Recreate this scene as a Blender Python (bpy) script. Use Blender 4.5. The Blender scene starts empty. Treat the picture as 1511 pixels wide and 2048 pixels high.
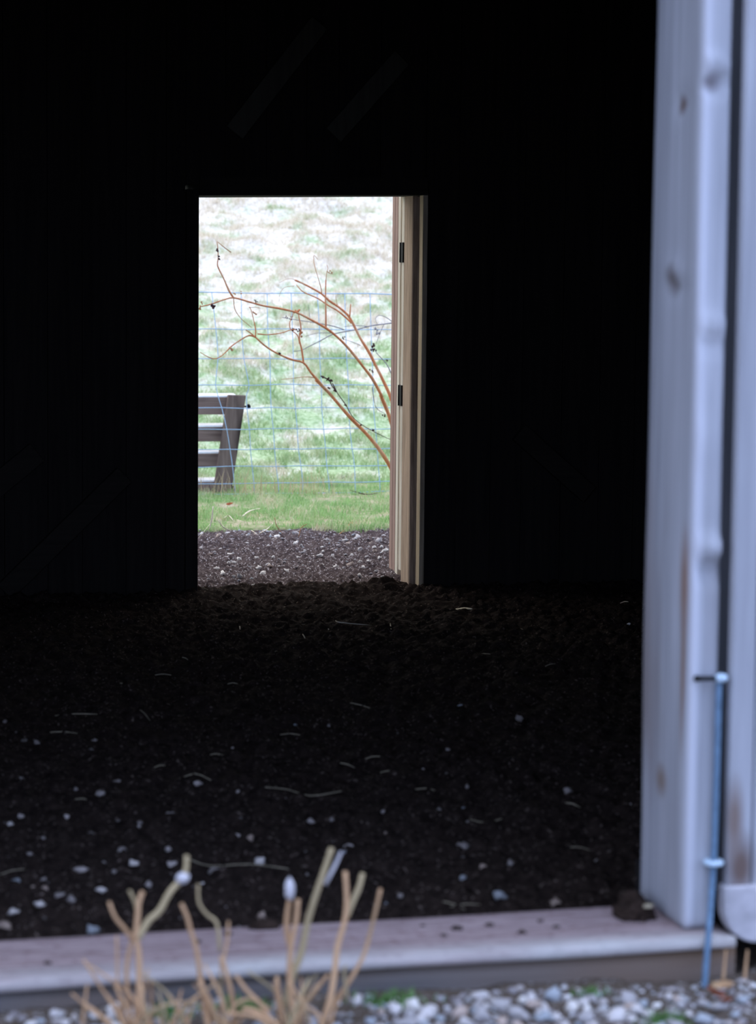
import bpy, math, random
import numpy as np
from mathutils import Vector, Matrix
rnd = random.Random(7)
S = bpy.context.scene
COL = S.collection

# ------------------------------------------------------------------ camera
FPX, CX, CY = 5000.0, 755.5, 1024.0
YAW, PIT, ROLL = math.radians(14.49), math.radians(5.42), math.radians(0.58)
CAM = Vector((0, 0, 1.6))
_h = Vector((math.sin(YAW)*math.cos(PIT), math.cos(YAW)*math.cos(PIT), -math.sin(PIT)))
_r0 = Vector((math.cos(YAW), -math.sin(YAW), 0)); _u0 = _r0.cross(_h)
_r = _r0*math.cos(ROLL) + _u0*math.sin(ROLL)
_u = -_r0*math.sin(ROLL) + _u0*math.cos(ROLL)
def ray(px, py): return _h + _r*((px-CX)/FPX) - _u*((py-CY)/FPX)
def at_y(px, py, Y):                     # the point of the plane y = Y seen there
    d = ray(px, py); return CAM + d*((Y-CAM.y)/d.y)
def at_z(px, py, Z):
    d = ray(px, py); return CAM + d*((Z-CAM.z)/d.z)
def proj(p):
    d = Vector(p)-CAM; z = d.dot(_h)
    return CX+FPX*d.dot(_r)/z, CY-FPX*d.dot(_u)/z
def depth(p): return (Vector(p)-CAM).dot(_h)

cd = bpy.data.cameras.new('camera'); cam = bpy.data.objects.new('camera', cd); COL.objects.link(cam)
m3 = Matrix((_r, _u, -_h)).transposed()
cam.matrix_world = Matrix.Translation(CAM) @ m3.to_4x4()
cd.sensor_fit = 'VERTICAL'; cd.sensor_height = 23.6; cd.sensor_width = 23.6*1511/2048
cd.lens = FPX/2048*23.6
cd.clip_start = .05; cd.clip_end = 400
cd.dof.use_dof = True; cd.dof.focus_distance = 13.2; cd.dof.aperture_fstop = cd.lens/26.0
S.camera = cam
S.view_settings.view_transform = 'Standard'; S.view_settings.look = 'None'
S.view_settings.exposure = 0.0; S.view_settings.gamma = 1.0
S.cycles.use_denoising = True
S.cycles.max_bounces = 7; S.cycles.diffuse_bounces = 4

# ------------------------------------------------------------------ main planes
YF = 5.23            # front edge of the sill plank
SD = 0.337           # its depth
ZS = 0.10            # its top
YB = 12.22           # inner face of the back wall
YW = YB+0.385         # outer face
pL = at_y(394, 1185, YB); pR = at_y(838, 1175, YB)
XL, XR = pL.x, pR.x
ZD = at_y(395, 391, YB).z    # underside of the door head
ZD2 = at_y(785, 388, YB).z
YFENCE = at_z(600, 990, 0.0).y
YH = YFENCE+0.6
SLOPE = 0.28

# ------------------------------------------------------------------ noise (numpy)
def vnoise(x, y, seed=0):
    x = np.asarray(x, float); y = np.asarray(y, float)
    xi = np.floor(x).astype(np.int64); yi = np.floor(y).astype(np.int64)
    fx = x-xi; fy = y-yi; fx = fx*fx*(3-2*fx); fy = fy*fy*(3-2*fy)
    def hsh(a, b):
        n = (a*374761393 + b*668265263 + seed*982451653) & 0xffffffff
        n = ((n ^ (n >> 13))*1274126177) & 0xffffffff
        return ((n ^ (n >> 16)) & 0xffff)/65535.0
    a = hsh(xi, yi); b = hsh(xi+1, yi); c = hsh(xi, yi+1); d = hsh(xi+1, yi+1)
    return (a+(b-a)*fx)*(1-fy)+(c+(d-c)*fx)*fy
def sstep(a, b, v):
    t = np.clip((np.asarray(v, float)-a)/(b-a), 0, 1); return t*t*(3-2*t)
_hp = at_z(775, 1183, 0.0)
def floor_z(x, y):
    n = (vnoise(x*6, y*6, 1)-.5)*.026 + (vnoise(x*20, y*20, 2)-.5)*.024
    n = n + np.maximum(vnoise(x*38, y*38, 3)-.42, 0)*.055 + (vnoise(x*62, y*62, 5)-.5)*.020
    heap = .045*np.exp(-(((x-_hp.x)/.07)**2+((y-_hp.y-.10)/.06)**2))
    heap = heap + .022*np.exp(-(((y-YB)/.25)**2))
    return n*.85 + heap - .012
def hill_z(x, y):
    d = np.maximum(np.asarray(y, float)-YH, 0)
    base = SLOPE*(np.sqrt(d*d+1.0)-1.0)
    lump = (vnoise(x*1.1, y*1.1, 11)-.5)*.12+(vnoise(x*3.2, y*3.2, 12)-.5)*.13+(vnoise(x*8, y*8, 13)-.5)*.06
    return base + lump*sstep(0, 3, d)
def yard_z(x, y):
    s = sstep(YB+2.6, YB+3.3, y)
    return floor_z(x, y)*(1-s) + ((vnoise(x*4, y*4, 21)-.5)*.03)*s
def verge_z(x, y): return (vnoise(x*4, y*4, 21)-.5)*.02+.008+(vnoise(x*16, y*16, 22)-.5)*.012
def front_z(x, y):
    return (vnoise(x*9, y*9, 31)-.5)*.02 + (vnoise(x*30, y*30, 32)-.5)*.012 + .018*sstep(4.2, 5.2, y)*sstep(2.1, .9, x)

# ------------------------------------------------------------------ materials
def new_mat(name):
    m = bpy.data.materials.new(name); m.use_nodes = True
    nt = m.node_tree; b = nt.nodes['Principled BSDF']
    b.inputs['Roughness'].default_value = .9
    if 'Specular IOR Level' in b.inputs: b.inputs['Specular IOR Level'].default_value = .15
    return m, nt, b
def N(nt, t, **k):
    n = nt.nodes.new(t)
    for a, v in k.items():
        if a in n.inputs: n.inputs[a].default_value = v
        else: setattr(n, a, v)
    return n
def ramp(nt, src, stops):
    r = nt.nodes.new('ShaderNodeValToRGB'); nt.links.new(src, r.inputs[0])
    e = r.color_ramp.elements
    while len(e) < len(stops): e.new(.5)
    for q, (p, c) in zip(e, stops): q.position = p; q.color = (*c, 1)
    return r.outputs[0]
def mix(nt, a, b, f, mode='MIX'):
    n = nt.nodes.new('ShaderNodeMix'); n.data_type = 'RGBA'; n.blend_type = mode
    for i, v in ((0, f), (6, a), (7, b)):
        if hasattr(v, 'is_output'): nt.links.new(v, n.inputs[i])
        elif i == 0: n.inputs[0].default_value = v
        else: n.inputs[i].default_value = (*v, 1)
    return n.outputs[2]
def coords(nt, scale=(1, 1, 1), loc=(0, 0, 0)):
    t = nt.nodes.new('ShaderNodeTexCoord'); mp = nt.nodes.new('ShaderNodeMapping')
    mp.inputs['Scale'].default_value = scale; mp.inputs['Location'].default_value = loc
    nt.links.new(t.outputs['Object'], mp.inputs[0]); return mp.outputs[0]
def noise(nt, vec, scale, detail=3, rough=.55):
    n = nt.nodes.new('ShaderNodeTexNoise'); n.inputs['Scale'].default_value = scale
    n.inputs['Detail'].default_value = detail; n.inputs['Roughness'].default_value = rough
    nt.links.new(vec, n.inputs['Vector']); return n.outputs['Fac']
def bump(nt, b, h, strength, dist):
    n = nt.nodes.new('ShaderNodeBump'); n.inputs['Strength'].default_value = strength; n.inputs['Distance'].default_value = dist
    nt.links.new(h, n.inputs['Height']); nt.links.new(n.outputs[0], b.inputs['Normal'])
def wood(name, dark, light, axis='z', grain=60, patch=None, knots_highlights=(), strength=.5):
    m, nt, b = new_mat(name)
    st = {'x': (.05, 1, 1), 'y': (1, .05, 1), 'z': (1, 1, .05)}[axis]
    v = coords(nt, st)
    g = noise(nt, v, grain, 4, .6); g2 = noise(nt, v, grain*.25, 2)
    c = ramp(nt, g, [(.30, dark), (.68, light)])
    c2 = ramp(nt, g2, [(.35, tuple(x*.75 for x in light)), (.65, tuple(min(1, x*1.15) for x in light))])
    c = mix(nt, c, c2, .45)
    if patch:
        pv = coords(nt, tuple(.25 if s < 1 else 1 for s in st))
        p = ramp(nt, noise(nt, pv, patch[1], 3), [(.52, (0, 0, 0)), (.72, (1, 1, 1))])
        c = mix(nt, c, patch[0], p)
    for kp, kr, kc in knots_highlights:
        t = nt.nodes.new('ShaderNodeTexCoord')
        sub = N(nt, 'ShaderNodeVectorMath', operation='SUBTRACT'); nt.links.new(t.outputs['Object'], sub.inputs[0]); sub.inputs[1].default_value = kp
        sc = N(nt, 'ShaderNodeVectorMath', operation='DIVIDE'); nt.links.new(sub.outputs[0], sc.inputs[0]); sc.inputs[1].default_value = kr
        ln = N(nt, 'ShaderNodeVectorMath', operation='LENGTH'); nt.links.new(sc.outputs[0], ln.inputs[0])
        f = ramp(nt, ln.outputs['Value'], [(.25, (1, 1, 1)), (1, (0, 0, 0))])
        c = mix(nt, c, kc, f)
    nt.links.new(c, b.inputs['Base Color'])
    bump(nt, b, g, strength, .004)
    return m
def plain(name, c, rough=.9, var=.25, scale=25, metallic=0):
    m, nt, b = new_mat(name)
    n = noise(nt, coords(nt), scale, 3)
    k = ramp(nt, n, [(.3, tuple(x*(1-var) for x in c)), (.7, tuple(min(1, x*(1+var)) for x in c))])
    nt.links.new(k, b.inputs['Base Color']); b.inputs['Roughness'].default_value = rough; b.inputs['Metallic'].default_value = metallic
    return m

M = {}
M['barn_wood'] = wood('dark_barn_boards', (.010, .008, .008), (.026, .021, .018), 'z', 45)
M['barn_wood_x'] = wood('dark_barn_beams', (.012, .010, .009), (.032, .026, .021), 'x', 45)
M['brace'] = wood('brace_wood', (.035, .032, .026), (.075, .07, .055), 'z', 45)
M['outer_boards'] = wood('weathered_siding', (.16, .16, .17), (.36, .36, .38), 'z', 45)
M['jamb'] = wood('jamb_wood', (.11, .06, .042), (.66, .50, .36), 'z', 90, strength=.8)
M['jamb_pale'] = wood('pale_jamb_wood', (.55, .45, .32), (.92, .84, .70), 'z', 70)
M['jamb_tan'] = wood('tan_board_edge', (.26, .19, .12), (.62, .50, .34), 'z', 70)
M['leaf_wood'] = wood('door_board_wood', (.20, .12, .10), (.52, .36, .30), 'z', 90, strength=.8)
M['iron'] = plain('black_iron', (.006, .006, .006), .6)
M['gate_wood'] = wood('gate_wood', (.13, .085, .068), (.30, .215, .18), 'x', 45, ((.035, .025, .022), 5))
M['gate_wood_z'] = wood('gate_stile_wood', (.12, .082, .066), (.27, .20, .165), 'z', 45, ((.035, .025, .022), 5))
M['gate_top'] = plain('painted_skylit_edge', (.92, .93, .94), .85, .1)  # near-white colour imitates sky light falling on the rail tops
M['wire'] = plain('galvanised_wire', (.42, .60, .80), .5, .1)
M['stem_red'] = wood('orange_red_stem', (.42, .10, .035), (.68, .27, .12), 'z', 40, ((.62, .42, .26), 9))
M['twig_grey'] = plain('grey_twig', (.34, .32, .33), .9, .3)
M['twig_tan'] = plain('tan_twig', (.52, .27, .13), .9, .3)
M['seed'] = plain('dark_dried_seed', (.07, .035, .035), .9, .5, 80)
M['stalk'] = wood('dead_stalk', (.36, .20, .10), (.66, .42, .24), 'z', 40, ((.30, .22, .12), 7))
M['stalk_olive'] = wood('olive_dead_stalk', (.30, .24, .13), (.52, .41, .24), 'z', 40)
M['stalk_pale'] = plain('pale_husk', (.52, .50, .52), .9, .2)
M['straw'] = plain('straw', (.34, .29, .20), .8, .3)
M['husk'] = plain('bleached_husk', (.82, .72, .55), .8, .2)
M['rust_leaf'] = plain('rust_leaf', (.34, .09, .035), .8, .5, 30)
M['rod'] = plain('galvanised_rod', (.13, .215, .315), .5, .2, 40)
M['collar'] = plain('bright_galvanised_collar', (.55, .70, .82), .4, .15, 40)
M['clod'] = plain('dirt_clod_soil', (.030, .019, .014), 1, .5, 60)
M['beam'] = wood('sill_beam_wood', (.10, .095, .095), (.20, .185, .18), 'x', 45, ((.20, .13, .085), 2))
M['crumb'] = plain('dirt_crumb_soil', (.05, .035, .03), 1, .4, 60)
M['void_shade'] = plain('dark_void_shade', (.02, .018, .018), 1, .3)  # near-black colour paints the shade of the void right of the beam

# sill plank: pinkish weathered top, bluish green tint along the worn front edge
m, nt, b = new_mat('sill_plank_wood'); M['sill'] = m
v = coords(nt, (.12, 1, 1))
g = noise(nt, v, 70, 4, .6)
c = ramp(nt, g, [(.30, (.25, .18, .175)), (.68, (.46, .355, .345))])
sp = ramp(nt, noise(nt, coords(nt), 28, 3), [(.56, (0, 0, 0)), (.70, (.8, .8, .8))])
c = mix(nt, c, (.21, .13, .13), sp)
t = nt.nodes.new('ShaderNodeTexCoord'); sx = nt.nodes.new('ShaderNodeSeparateXYZ'); nt.links.new(t.outputs['Object'], sx.inputs[0])
ed = N(nt, 'ShaderNodeMapRange'); nt.links.new(sx.outputs['Y'], ed.inputs[0])
ed.inputs[1].default_value = .10; ed.inputs[2].default_value = .015
edn = N(nt, 'ShaderNodeMath', operation='MULTIPLY'); nt.links.new(ed.outputs[0], edn.inputs[0])
nt.links.new(noise(nt, coords(nt, (.3, 1, 1)), 14, 3), edn.inputs[1])
c = mix(nt, c, (.52, .53, .505), edn.outputs[0])
nt.links.new(c, b.inputs['Base Color']); bump(nt, b, g, .5, .004)

# soil
def soil(name, c1, c2, fleck, lo, hi):
    m, nt, b = new_mat(name)
    v = coords(nt)
    c = ramp(nt, noise(nt, v, 30, 5, .7), [(.3, c1), (.7, c2)])
    f = ramp(nt, noise(nt, v, 75, 2), [(lo, (0, 0, 0)), (hi, (1, 1, 1))])
    c = mix(nt, c, fleck, f)
    nt.links.new(c, b.inputs['Base Color']); b.inputs['Roughness'].default_value = 1
    b.inputs['Specular IOR Level'].default_value = .05
    bump(nt, b, noise(nt, v, 130, 3), .7, .006)
    return m
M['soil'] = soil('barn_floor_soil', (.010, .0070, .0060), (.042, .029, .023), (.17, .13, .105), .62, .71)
M['yard_soil'] = soil('yard_soil', (.040, .028, .027), (.155, .118, .115), (.50, .45, .46), .58, .67)
M['front_soil'] = soil('front_soil', (.07, .055, .04), (.16, .125, .10), (.35, .33, .32), .58, .68)

def grass_mat(name, greens, straws, lo, hi, sc, rise=None, coarse=9, leafy=True):
    m, nt, b = new_mat(name)
    v = coords(nt, (1, 1.0, 0))
    f = noise(nt, v, sc, 5, .68)
    if rise:                                  # more bleached grass further up the slope
        t = nt.nodes.new('ShaderNodeTexCoord'); sx = nt.nodes.new('ShaderNodeSeparateXYZ'); nt.links.new(t.outputs['Object'], sx.inputs[0])
        mr = nt.nodes.new('ShaderNodeMapRange'); nt.links.new(sx.outputs['Y'], mr.inputs[0])
        mr.inputs[1].default_value, mr.inputs[2].default_value, mr.inputs[3].default_value, mr.inputs[4].default_value = rise
        ad = N(nt, 'ShaderNodeMath', operation='ADD'); nt.links.new(f, ad.inputs[0]); nt.links.new(mr.outputs[0], ad.inputs[1]); f = ad.outputs[0]
    p = ramp(nt, f, [(lo, (0, 0, 0)), (hi, (1, 1, 1))])
    n2 = noise(nt, v, sc*coarse, 3, .65)
    g = ramp(nt, n2, [(.3, greens[0]), (.7, greens[1])]); s = ramp(nt, n2, [(.3, straws[0]), (.7, straws[1])])
    c = mix(nt, g, s, p)
    nt.links.new(c, b.inputs['Base Color']); b.inputs['Roughness'].default_value = .8
    if leafy:                                 # thin blades let light through
        tr = nt.nodes.new('ShaderNodeBsdfTranslucent'); nt.links.new(c, tr.inputs[0])
        ms = nt.nodes.new('ShaderNodeMixShader'); ms.inputs[0].default_value = .45
        nt.links.new(b.outputs[0], ms.inputs[1]); nt.links.new(tr.outputs[0], ms.inputs[2])
        nt.links.new(ms.outputs[0], nt.nodes['Material Output'].inputs['Surface'])
    return m
PG = (((.22, .36, .14), (.60, .70, .42)), ((.54, .47, .31), (.97, .92, .84)), .45, .63, 2.6, (YFENCE+1.5, YFENCE+8, -.05, .15))
M['pasture'] = grass_mat('pasture_grass', *PG)
M['pasture_soil'] = grass_mat('pasture_thatch', *PG, leafy=False)
M['verge'] = grass_mat('verge_grass', ((.16, .33, .10), (.54, .78, .36)), ((.58, .50, .30), (.93, .88, .70)), .48, .64, 4.0)
M['verge_soil'] = grass_mat('verge_thatch', ((.14, .21, .07), (.30, .40, .15)), ((.34, .28, .18), (.62, .54, .38)), .45, .6, 4.0, leafy=False)
M['dry'] = grass_mat('dry_fence_grass', ((.42, .33, .18), (.6, .5, .3)), ((.60, .45, .30), (.85, .68, .50)), .4, .6, 6)

# ------------------------------------------------------------------ mesh helpers
LOCAL = {'wood_chip', 'dirt_crumb', 'dirt_lump', 'fallen_leaf'}    # these meshes are built about their own origin
class MB:
    def __init__(s): s.v = []; s.f = []; s.sm = []
    def box(s, lo, hi, M4=None):
        o = len(s.v)
        for z in (lo[2], hi[2]):
            for x, y in ((lo[0], lo[1]), (hi[0], lo[1]), (hi[0], hi[1]), (lo[0], hi[1])):
                p = Vector((x, y, z)); s.v.append(tuple(M4 @ p if M4 else p))
        for f in ((3, 2, 1, 0), (4, 5, 6, 7), (0, 1, 5, 4), (1, 2, 6, 5), (2, 3, 7, 6), (3, 0, 4, 7)):
            s.f.append(tuple(o+i for i in f)); s.sm.append(False)
        return s
    def hexa(s, bottom, top):                 # four bottom points, four top points
        o = len(s.v); s.v += [tuple(p) for p in bottom]+[tuple(p) for p in top]
        for f in ((3, 2, 1, 0), (4, 5, 6, 7), (0, 1, 5, 4), (1, 2, 6, 5), (2, 3, 7, 6), (3, 0, 4, 7)):
            s.f.append(tuple(o+i for i in f)); s.sm.append(False)
        return s
    def beam(s, a, b, w, d, up=(0, 0, 1)):    # a bar from a to b, w across, d the other way
        a = Vector(a); b = Vector(b); t = (b-a).normalized()
        q = t.cross(Vector(up)).normalized(); p = q.cross(t).normalized()
        B = [a+q*i*w/2+p*j*d/2 for i, j in ((-1, -1), (1, -1), (1, 1), (-1, 1))]
        T = [b+q*i*w/2+p*j*d/2 for i, j in ((-1, -1), (1, -1), (1, 1), (-1, 1))]
        return s.hexa(B, T)
    def tube(s, pts, rad, n=6, sub=3, cap=True):
        P = [Vector(p) for p in pts]; R = list(rad) if hasattr(rad, '__len__') else [rad]*len(P)
        if sub > 1 and len(P) > 2:
            Q = []; RR = []
            for i in range(len(P)-1):
                p0 = P[max(i-1, 0)]; p1 = P[i]; p2 = P[i+1]; p3 = P[min(i+2, len(P)-1)]
                for k in range(sub):
                    t = k/sub
                    Q.append(.5*((2*p1)+(p2-p0)*t+(2*p0-5*p1+4*p2-p3)*t*t+(3*p1-p0-3*p2+p3)*t*t*t)); RR.append(R[i]+(R[i+1]-R[i])*t)
            Q.append(P[-1]); RR.append(R[-1]); P, R = Q, RR
        o = len(s.v); ref = None
        for i, p in enumerate(P):
            t = (P[min(i+1, len(P)-1)]-P[max(i-1, 0)])
            t = t.normalized() if t.length > 1e-9 else Vector((0, 0, 1))
            if ref is None: ref = t.orthogonal().normalized()
            ref = (ref-t*ref.dot(t)); ref = ref.normalized() if ref.length > 1e-6 else t.orthogonal().normalized()
            q = t.cross(ref)
            for k in range(n):
                a = 2*math.pi*k/n; s.v.append(tuple(p+(ref*math.cos(a)+q*math.sin(a))*R[i]))
        for i in range(len(P)-1):
            for k in range(n):
                s.f.append((o+i*n+k, o+i*n+(k+1) % n, o+(i+1)*n+(k+1) % n, o+(i+1)*n+k)); s.sm.append(True)
        if cap:
            s.f.append(tuple(o+k for k in reversed(range(n)))); s.sm.append(False)
            s.f.append(tuple(o+(len(P)-1)*n+k for k in range(n))); s.sm.append(False)
        return s
    def blob(s, c, r, seed=0, amp=.35, lev=2, freq=2.2, M4=None):
        import bmesh
        bm = bmesh.new(); bmesh.ops.create_icosphere(bm, subdivisions=lev, radius=1)
        from mathutils import noise as mn
        o = len(s.v)
        for v in bm.verts:
            k = 1+amp*mn.noise(v.co*freq*.5+Vector((seed*7.3, seed*3.1, seed)))+amp*.5*mn.noise(v.co*freq*1.3+Vector((seed, seed*5, 0)))
            p = Vector((v.co.x*r[0], v.co.y*r[1], v.co.z*r[2]))*k
            s.v.append(tuple((M4 @ p if M4 else p)+Vector(c)))
        for f in bm.faces: s.f.append(tuple(o+v.index for v in f.verts)); s.sm.append(True)
        bm.free(); return s
    def mesh(s, name, mat, org=(0, 0, 0)):
        me = bpy.data.meshes.new(name); org = Vector(org)
        me.from_pydata([tuple(Vector(v)-org) for v in s.v], [], s.f); me.materials.append(mat)
        me.polygons.foreach_set('use_smooth', s.sm); me.update(); return me
    def build(s, name, mat, parent=None, org=None, bevel=0):
        if org is None and parent is not None:
            org = Vector(parent.location)
            if parent.parent is not None: org = org+parent.parent.location
        local = org is not None and parent is None and name in LOCAL
        off = (0, 0, 0) if local else (org if org is not None else (0, 0, 0))
        org = org if org is not None else (0, 0, 0)
        o = bpy.data.objects.new(name, s.mesh(name, mat, off)); COL.objects.link(o)
        if parent is not None:
            o.parent = parent
        else: o.location = org
        if bevel:
            md = o.modifiers.new('bevel', 'BEVEL'); md.width = bevel; md.segments = 2; md.limit_method = 'ANGLE'
        return o
def tag(o, label, cat, group=None, kind=None):
    o['label'] = label; o['category'] = cat
    if group: o['group'] = group
    if kind: o['kind'] = kind
    return o
def struct(o): o['kind'] = 'structure'; return o
def empty(name, loc):
    o = bpy.data.objects.new(name, None); o.empty_display_size = .1; o.location = loc; COL.objects.link(o); return o
def grid(name, xs, ys, fz, mat):
    X, Y = np.meshgrid(xs, ys); Z = fz(X, Y)
    co = np.stack([X, Y, Z], -1).reshape(-1, 3).astype(np.float32)
    nx, ny = len(xs), len(ys)
    i = np.arange((ny-1)*(nx-1)); r, c = i//(nx-1), i % (nx-1); a = r*nx+c
    q = np.stack([a, a+1, a+nx+1, a+nx], 1).astype(np.int32)
    return npmesh(name, co, q, mat)
def npmesh(name, co, q, mat, smooth=True):
    me = bpy.data.meshes.new(name); k = q.shape[1]
    me.vertices.add(len(co)); me.vertices.foreach_set('co', co.astype(np.float32).ravel())
    me.loops.add(q.size); me.loops.foreach_set('vertex_index', q.astype(np.int32).ravel())
    me.polygons.add(len(q)); me.polygons.foreach_set('loop_start', np.arange(0, q.size, k, dtype=np.int32))
    me.polygons.foreach_set('use_smooth', np.full(len(q), smooth))
    me.materials.append(mat); me.update(calc_edges=True); me.validate()
    o = bpy.data.objects.new(name, me); COL.objects.link(o); return o
def blades(name, x, y, z, h, w, lean, mat, seed=1):
    r = np.random.RandomState(seed); n = len(x)
    a = r.uniform(0, 2*np.pi, n); dx, dy = np.cos(a)*w, np.sin(a)*w
    b = r.uniform(0, 2*np.pi, n); l = lean*h*r.uniform(.2, 1, n)
    mx, my = np.cos(b)*l, np.sin(b)*l
    v = np.empty((n, 5, 3))
    v[:, 0] = np.stack([x-dx, y-dy, z-.01], 1); v[:, 1] = np.stack([x+dx, y+dy, z-.01], 1)
    v[:, 2] = np.stack([x+dx*.8+mx*.35, y+dy*.8+my*.35, z+h*.6], 1); v[:, 3] = np.stack([x-dx*.8+mx*.35, y-dy*.8+my*.35, z+h*.6], 1)
    v[:, 4] = np.stack([x+mx, y+my, z+h], 1)
    o = np.arange(n)[:, None]*5
    t = np.concatenate([o+np.array([[0, 1, 2]]), o+np.array([[0, 2, 3]]), o+np.array([[3, 2, 4]])], 0)
    return npmesh(name, v.reshape(-1, 3), t, mat, False)

# ------------------------------------------------------------------ sky
w = bpy.data.worlds.new('overcast_sky'); S.world = w; w.use_nodes = True
nt = w.node_tree; bg = nt.nodes['Background']
tc = nt.nodes.new('ShaderNodeTexCoord'); sx = nt.nodes.new('ShaderNodeSeparateXYZ'); nt.links.new(tc.outputs['Generated'], sx.inputs[0])
mr = nt.nodes.new('ShaderNodeMapRange'); nt.links.new(sx.outputs['Y'], mr.inputs[0]); mr.inputs[1].default_value = -.6; mr.inputs[2].default_value = .6
sky = ramp(nt, mr.outputs[0], [(0, (.57, .73, 1.18)), (1, (1.02, 1.0, .98))])
nt.links.new(sky, bg.inputs[0]); bg.inputs[1].default_value = 2.05

# ------------------------------------------------------------------ the setting
XW0, XW1, ZTOP = -2.2, 7.2, 3.3
xs_f = np.concatenate([np.arange(XW0, .4, .05), np.arange(.4, 5.2, .016), np.arange(5.2, XW1+.04, .05)])
ys_f = np.concatenate([np.arange(YF+SD-.02, 9.5, .022), np.arange(9.5, YB+.30, .014)])
struct(grid('floor', xs_f, ys_f, floor_z, M['soil']))
ys_y = np.arange(ys_f[-1], YB+3.35, .014)
xs_y = np.concatenate([np.arange(-3, 1.4, .06), np.arange(1.4, 5.0, .014), np.arange(5.0, 9, .06)])
def yz(X, Y): return yard_z(X, Y)
struct(grid('yard_ground', xs_y, ys_y, yz, M['yard_soil']))
struct(grid('verge_ground', xs_y, np.arange(YB+2.9, YH+.25, .03), lambda X, Y: np.where(Y < YB+3.1, -.03, verge_z(X, Y)), M['verge_soil']))
struct(grid('hillside', np.concatenate([np.arange(-14, 1, .4), np.arange(1, 9, .06), np.arange(9, 34, .4)]), np.concatenate([np.arange(YH, YFENCE+14, .06), np.arange(YFENCE+14, 110, 1.0)]), hill_z, M['pasture_soil']))
struct(grid('front_ground', np.arange(-3, 6, .02), np.arange(1.5, YF+SD+.6, .02), lambda X, Y: np.where(Y > YF+.1, -.03, front_z(X, Y)), M['front_soil']))
struct(grid('distant_ground', np.arange(-40, 41, 2.0), np.arange(-40, 2, 2.0), lambda X, Y: X*0-.02, M['front_soil']))

def boards(mb, x0, x1, z0, z1, y, t, wd=.19, seed=3):      # vertical boards with hairline gaps
    r = random.Random(seed); x = x0
    while x < x1-1e-6:
        e = min(x+wd*r.uniform(.85, 1.15), x1)
        if x1-e < .05: e = x1
        mb.box((x, y+r.uniform(-.004, .004), z0), (e-.003, y+t, z1)); x = e
    return mb
# back wall with its doorway: inner boards, then the outer skin
mb = MB()
boards(mb, XW0, XL-.062, -.03, ZTOP, YB, .06, seed=3)
boards(mb, XR+.012, XW1, -.03, ZTOP, YB, .06, seed=4)
boards(mb, XL-.062, XR+.012, ZD+.055, ZTOP, YB, .06, seed=5)
mb.box((XW0, YW-.03, -.05), (XL-.03, YW, ZTOP)); mb.box((XR+.35, YW-.03, -.05), (XW1, YW, ZTOP)); mb.box((XL-.03, YW-.03, ZD+.06), (XR+.35, YW, ZTOP))
mb.box((XR+.10, YB+.058, -.03), (XR+.16, YW-.03, ZD+.1))          # back of the open stud bay
mb.box((XR+.012, YB+.058, ZD+.02), (XR+.10, YW-.03, ZD+.1))
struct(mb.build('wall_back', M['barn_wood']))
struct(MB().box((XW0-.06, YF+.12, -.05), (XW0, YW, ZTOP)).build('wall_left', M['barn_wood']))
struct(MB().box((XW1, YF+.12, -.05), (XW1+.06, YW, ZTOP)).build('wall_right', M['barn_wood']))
pp = at_z(1365, 1862, ZS); pq = at_z(1276, 1797, ZS)              # foot of the door post, front and back left corners
YP = pp.y; XP = pp.x
XOPEN, ZOPEN = -.85, 2.62
XEND = at_z(1481, 1874, ZS).x
mb = MB()
boards(mb, XW0, XOPEN, -.03, ZTOP, YP+.03, .05, seed=8)
boards(mb, XOPEN, XP+.07, ZOPEN, ZTOP, YP+.03, .05, seed=9)
boards(mb, XP+.10, XW1, .16, ZTOP, YP+.13, .05, seed=10)
struct(mb.build('wall_front', M['outer_boards']))
struct(MB().box((XP+.04, YP+.33, -.05), (XW1, YP+.42, .17)).build('trim_1', M['void_shade']))  # dark block standing in for the unlit void under the barn door
mb = MB()
boards(mb, XW0, XW1, YF-.1, YW+.3, 0, 0, seed=1) if False else mb.box((XW0-.3, YF-.05, ZTOP), (XW1+.3, YW+.35, ZTOP+.05))
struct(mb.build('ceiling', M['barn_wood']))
# frame of the doorway
struct(MB().hexa([(XL-.062, YB-.02, -.03), (XL, YB-.02, -.03), (XL, YW+.01, -.03), (XL-.062, YW+.01, -.03)],
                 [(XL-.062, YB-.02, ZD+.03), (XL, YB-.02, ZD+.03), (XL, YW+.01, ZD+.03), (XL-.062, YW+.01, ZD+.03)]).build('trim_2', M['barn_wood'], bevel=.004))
x0, x1 = XL-.028, XR+.012
struct(MB().hexa([(x0+.03, YB-.03, ZD), (x1, YB-.03, ZD2-.004), (x1, YW, ZD2), (x0+.03, YW, ZD)],
                 [(x0+.03, YB-.03, ZD+.09), (x1, YB-.03, ZD2+.086), (x1, YW, ZD2+.09), (x0+.03, YW, ZD+.09)]).build('trim_3', M['barn_wood_x']))
# right jamb, from inside to outside: edge of the inner boards, open stud bay, post, pale stop
def xat(px, y): return at_y(px, 800, y).x
struct(MB().box((XR-.006, YB-.012, -.03), (XR+.02, YB+.055, ZD2+.02)).build('trim_4', M['jamb_tan'], bevel=.004))
YJ0, YJ1, YJ2 = YB+.165, YB+.335, YB+.385
XJ = xat(820.5, YJ0)
struct(MB().box((XJ, YJ0, -.03), (XJ+.10, YJ1-.004, ZD2+.02)).build('trim_5', M['jamb'], bevel=.012))
struct(MB().box((XJ+.003, YJ1, .06), (XJ+.10, YJ2, ZD2+.02)).build('trim_6', M['jamb_pale'], bevel=.003))
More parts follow.
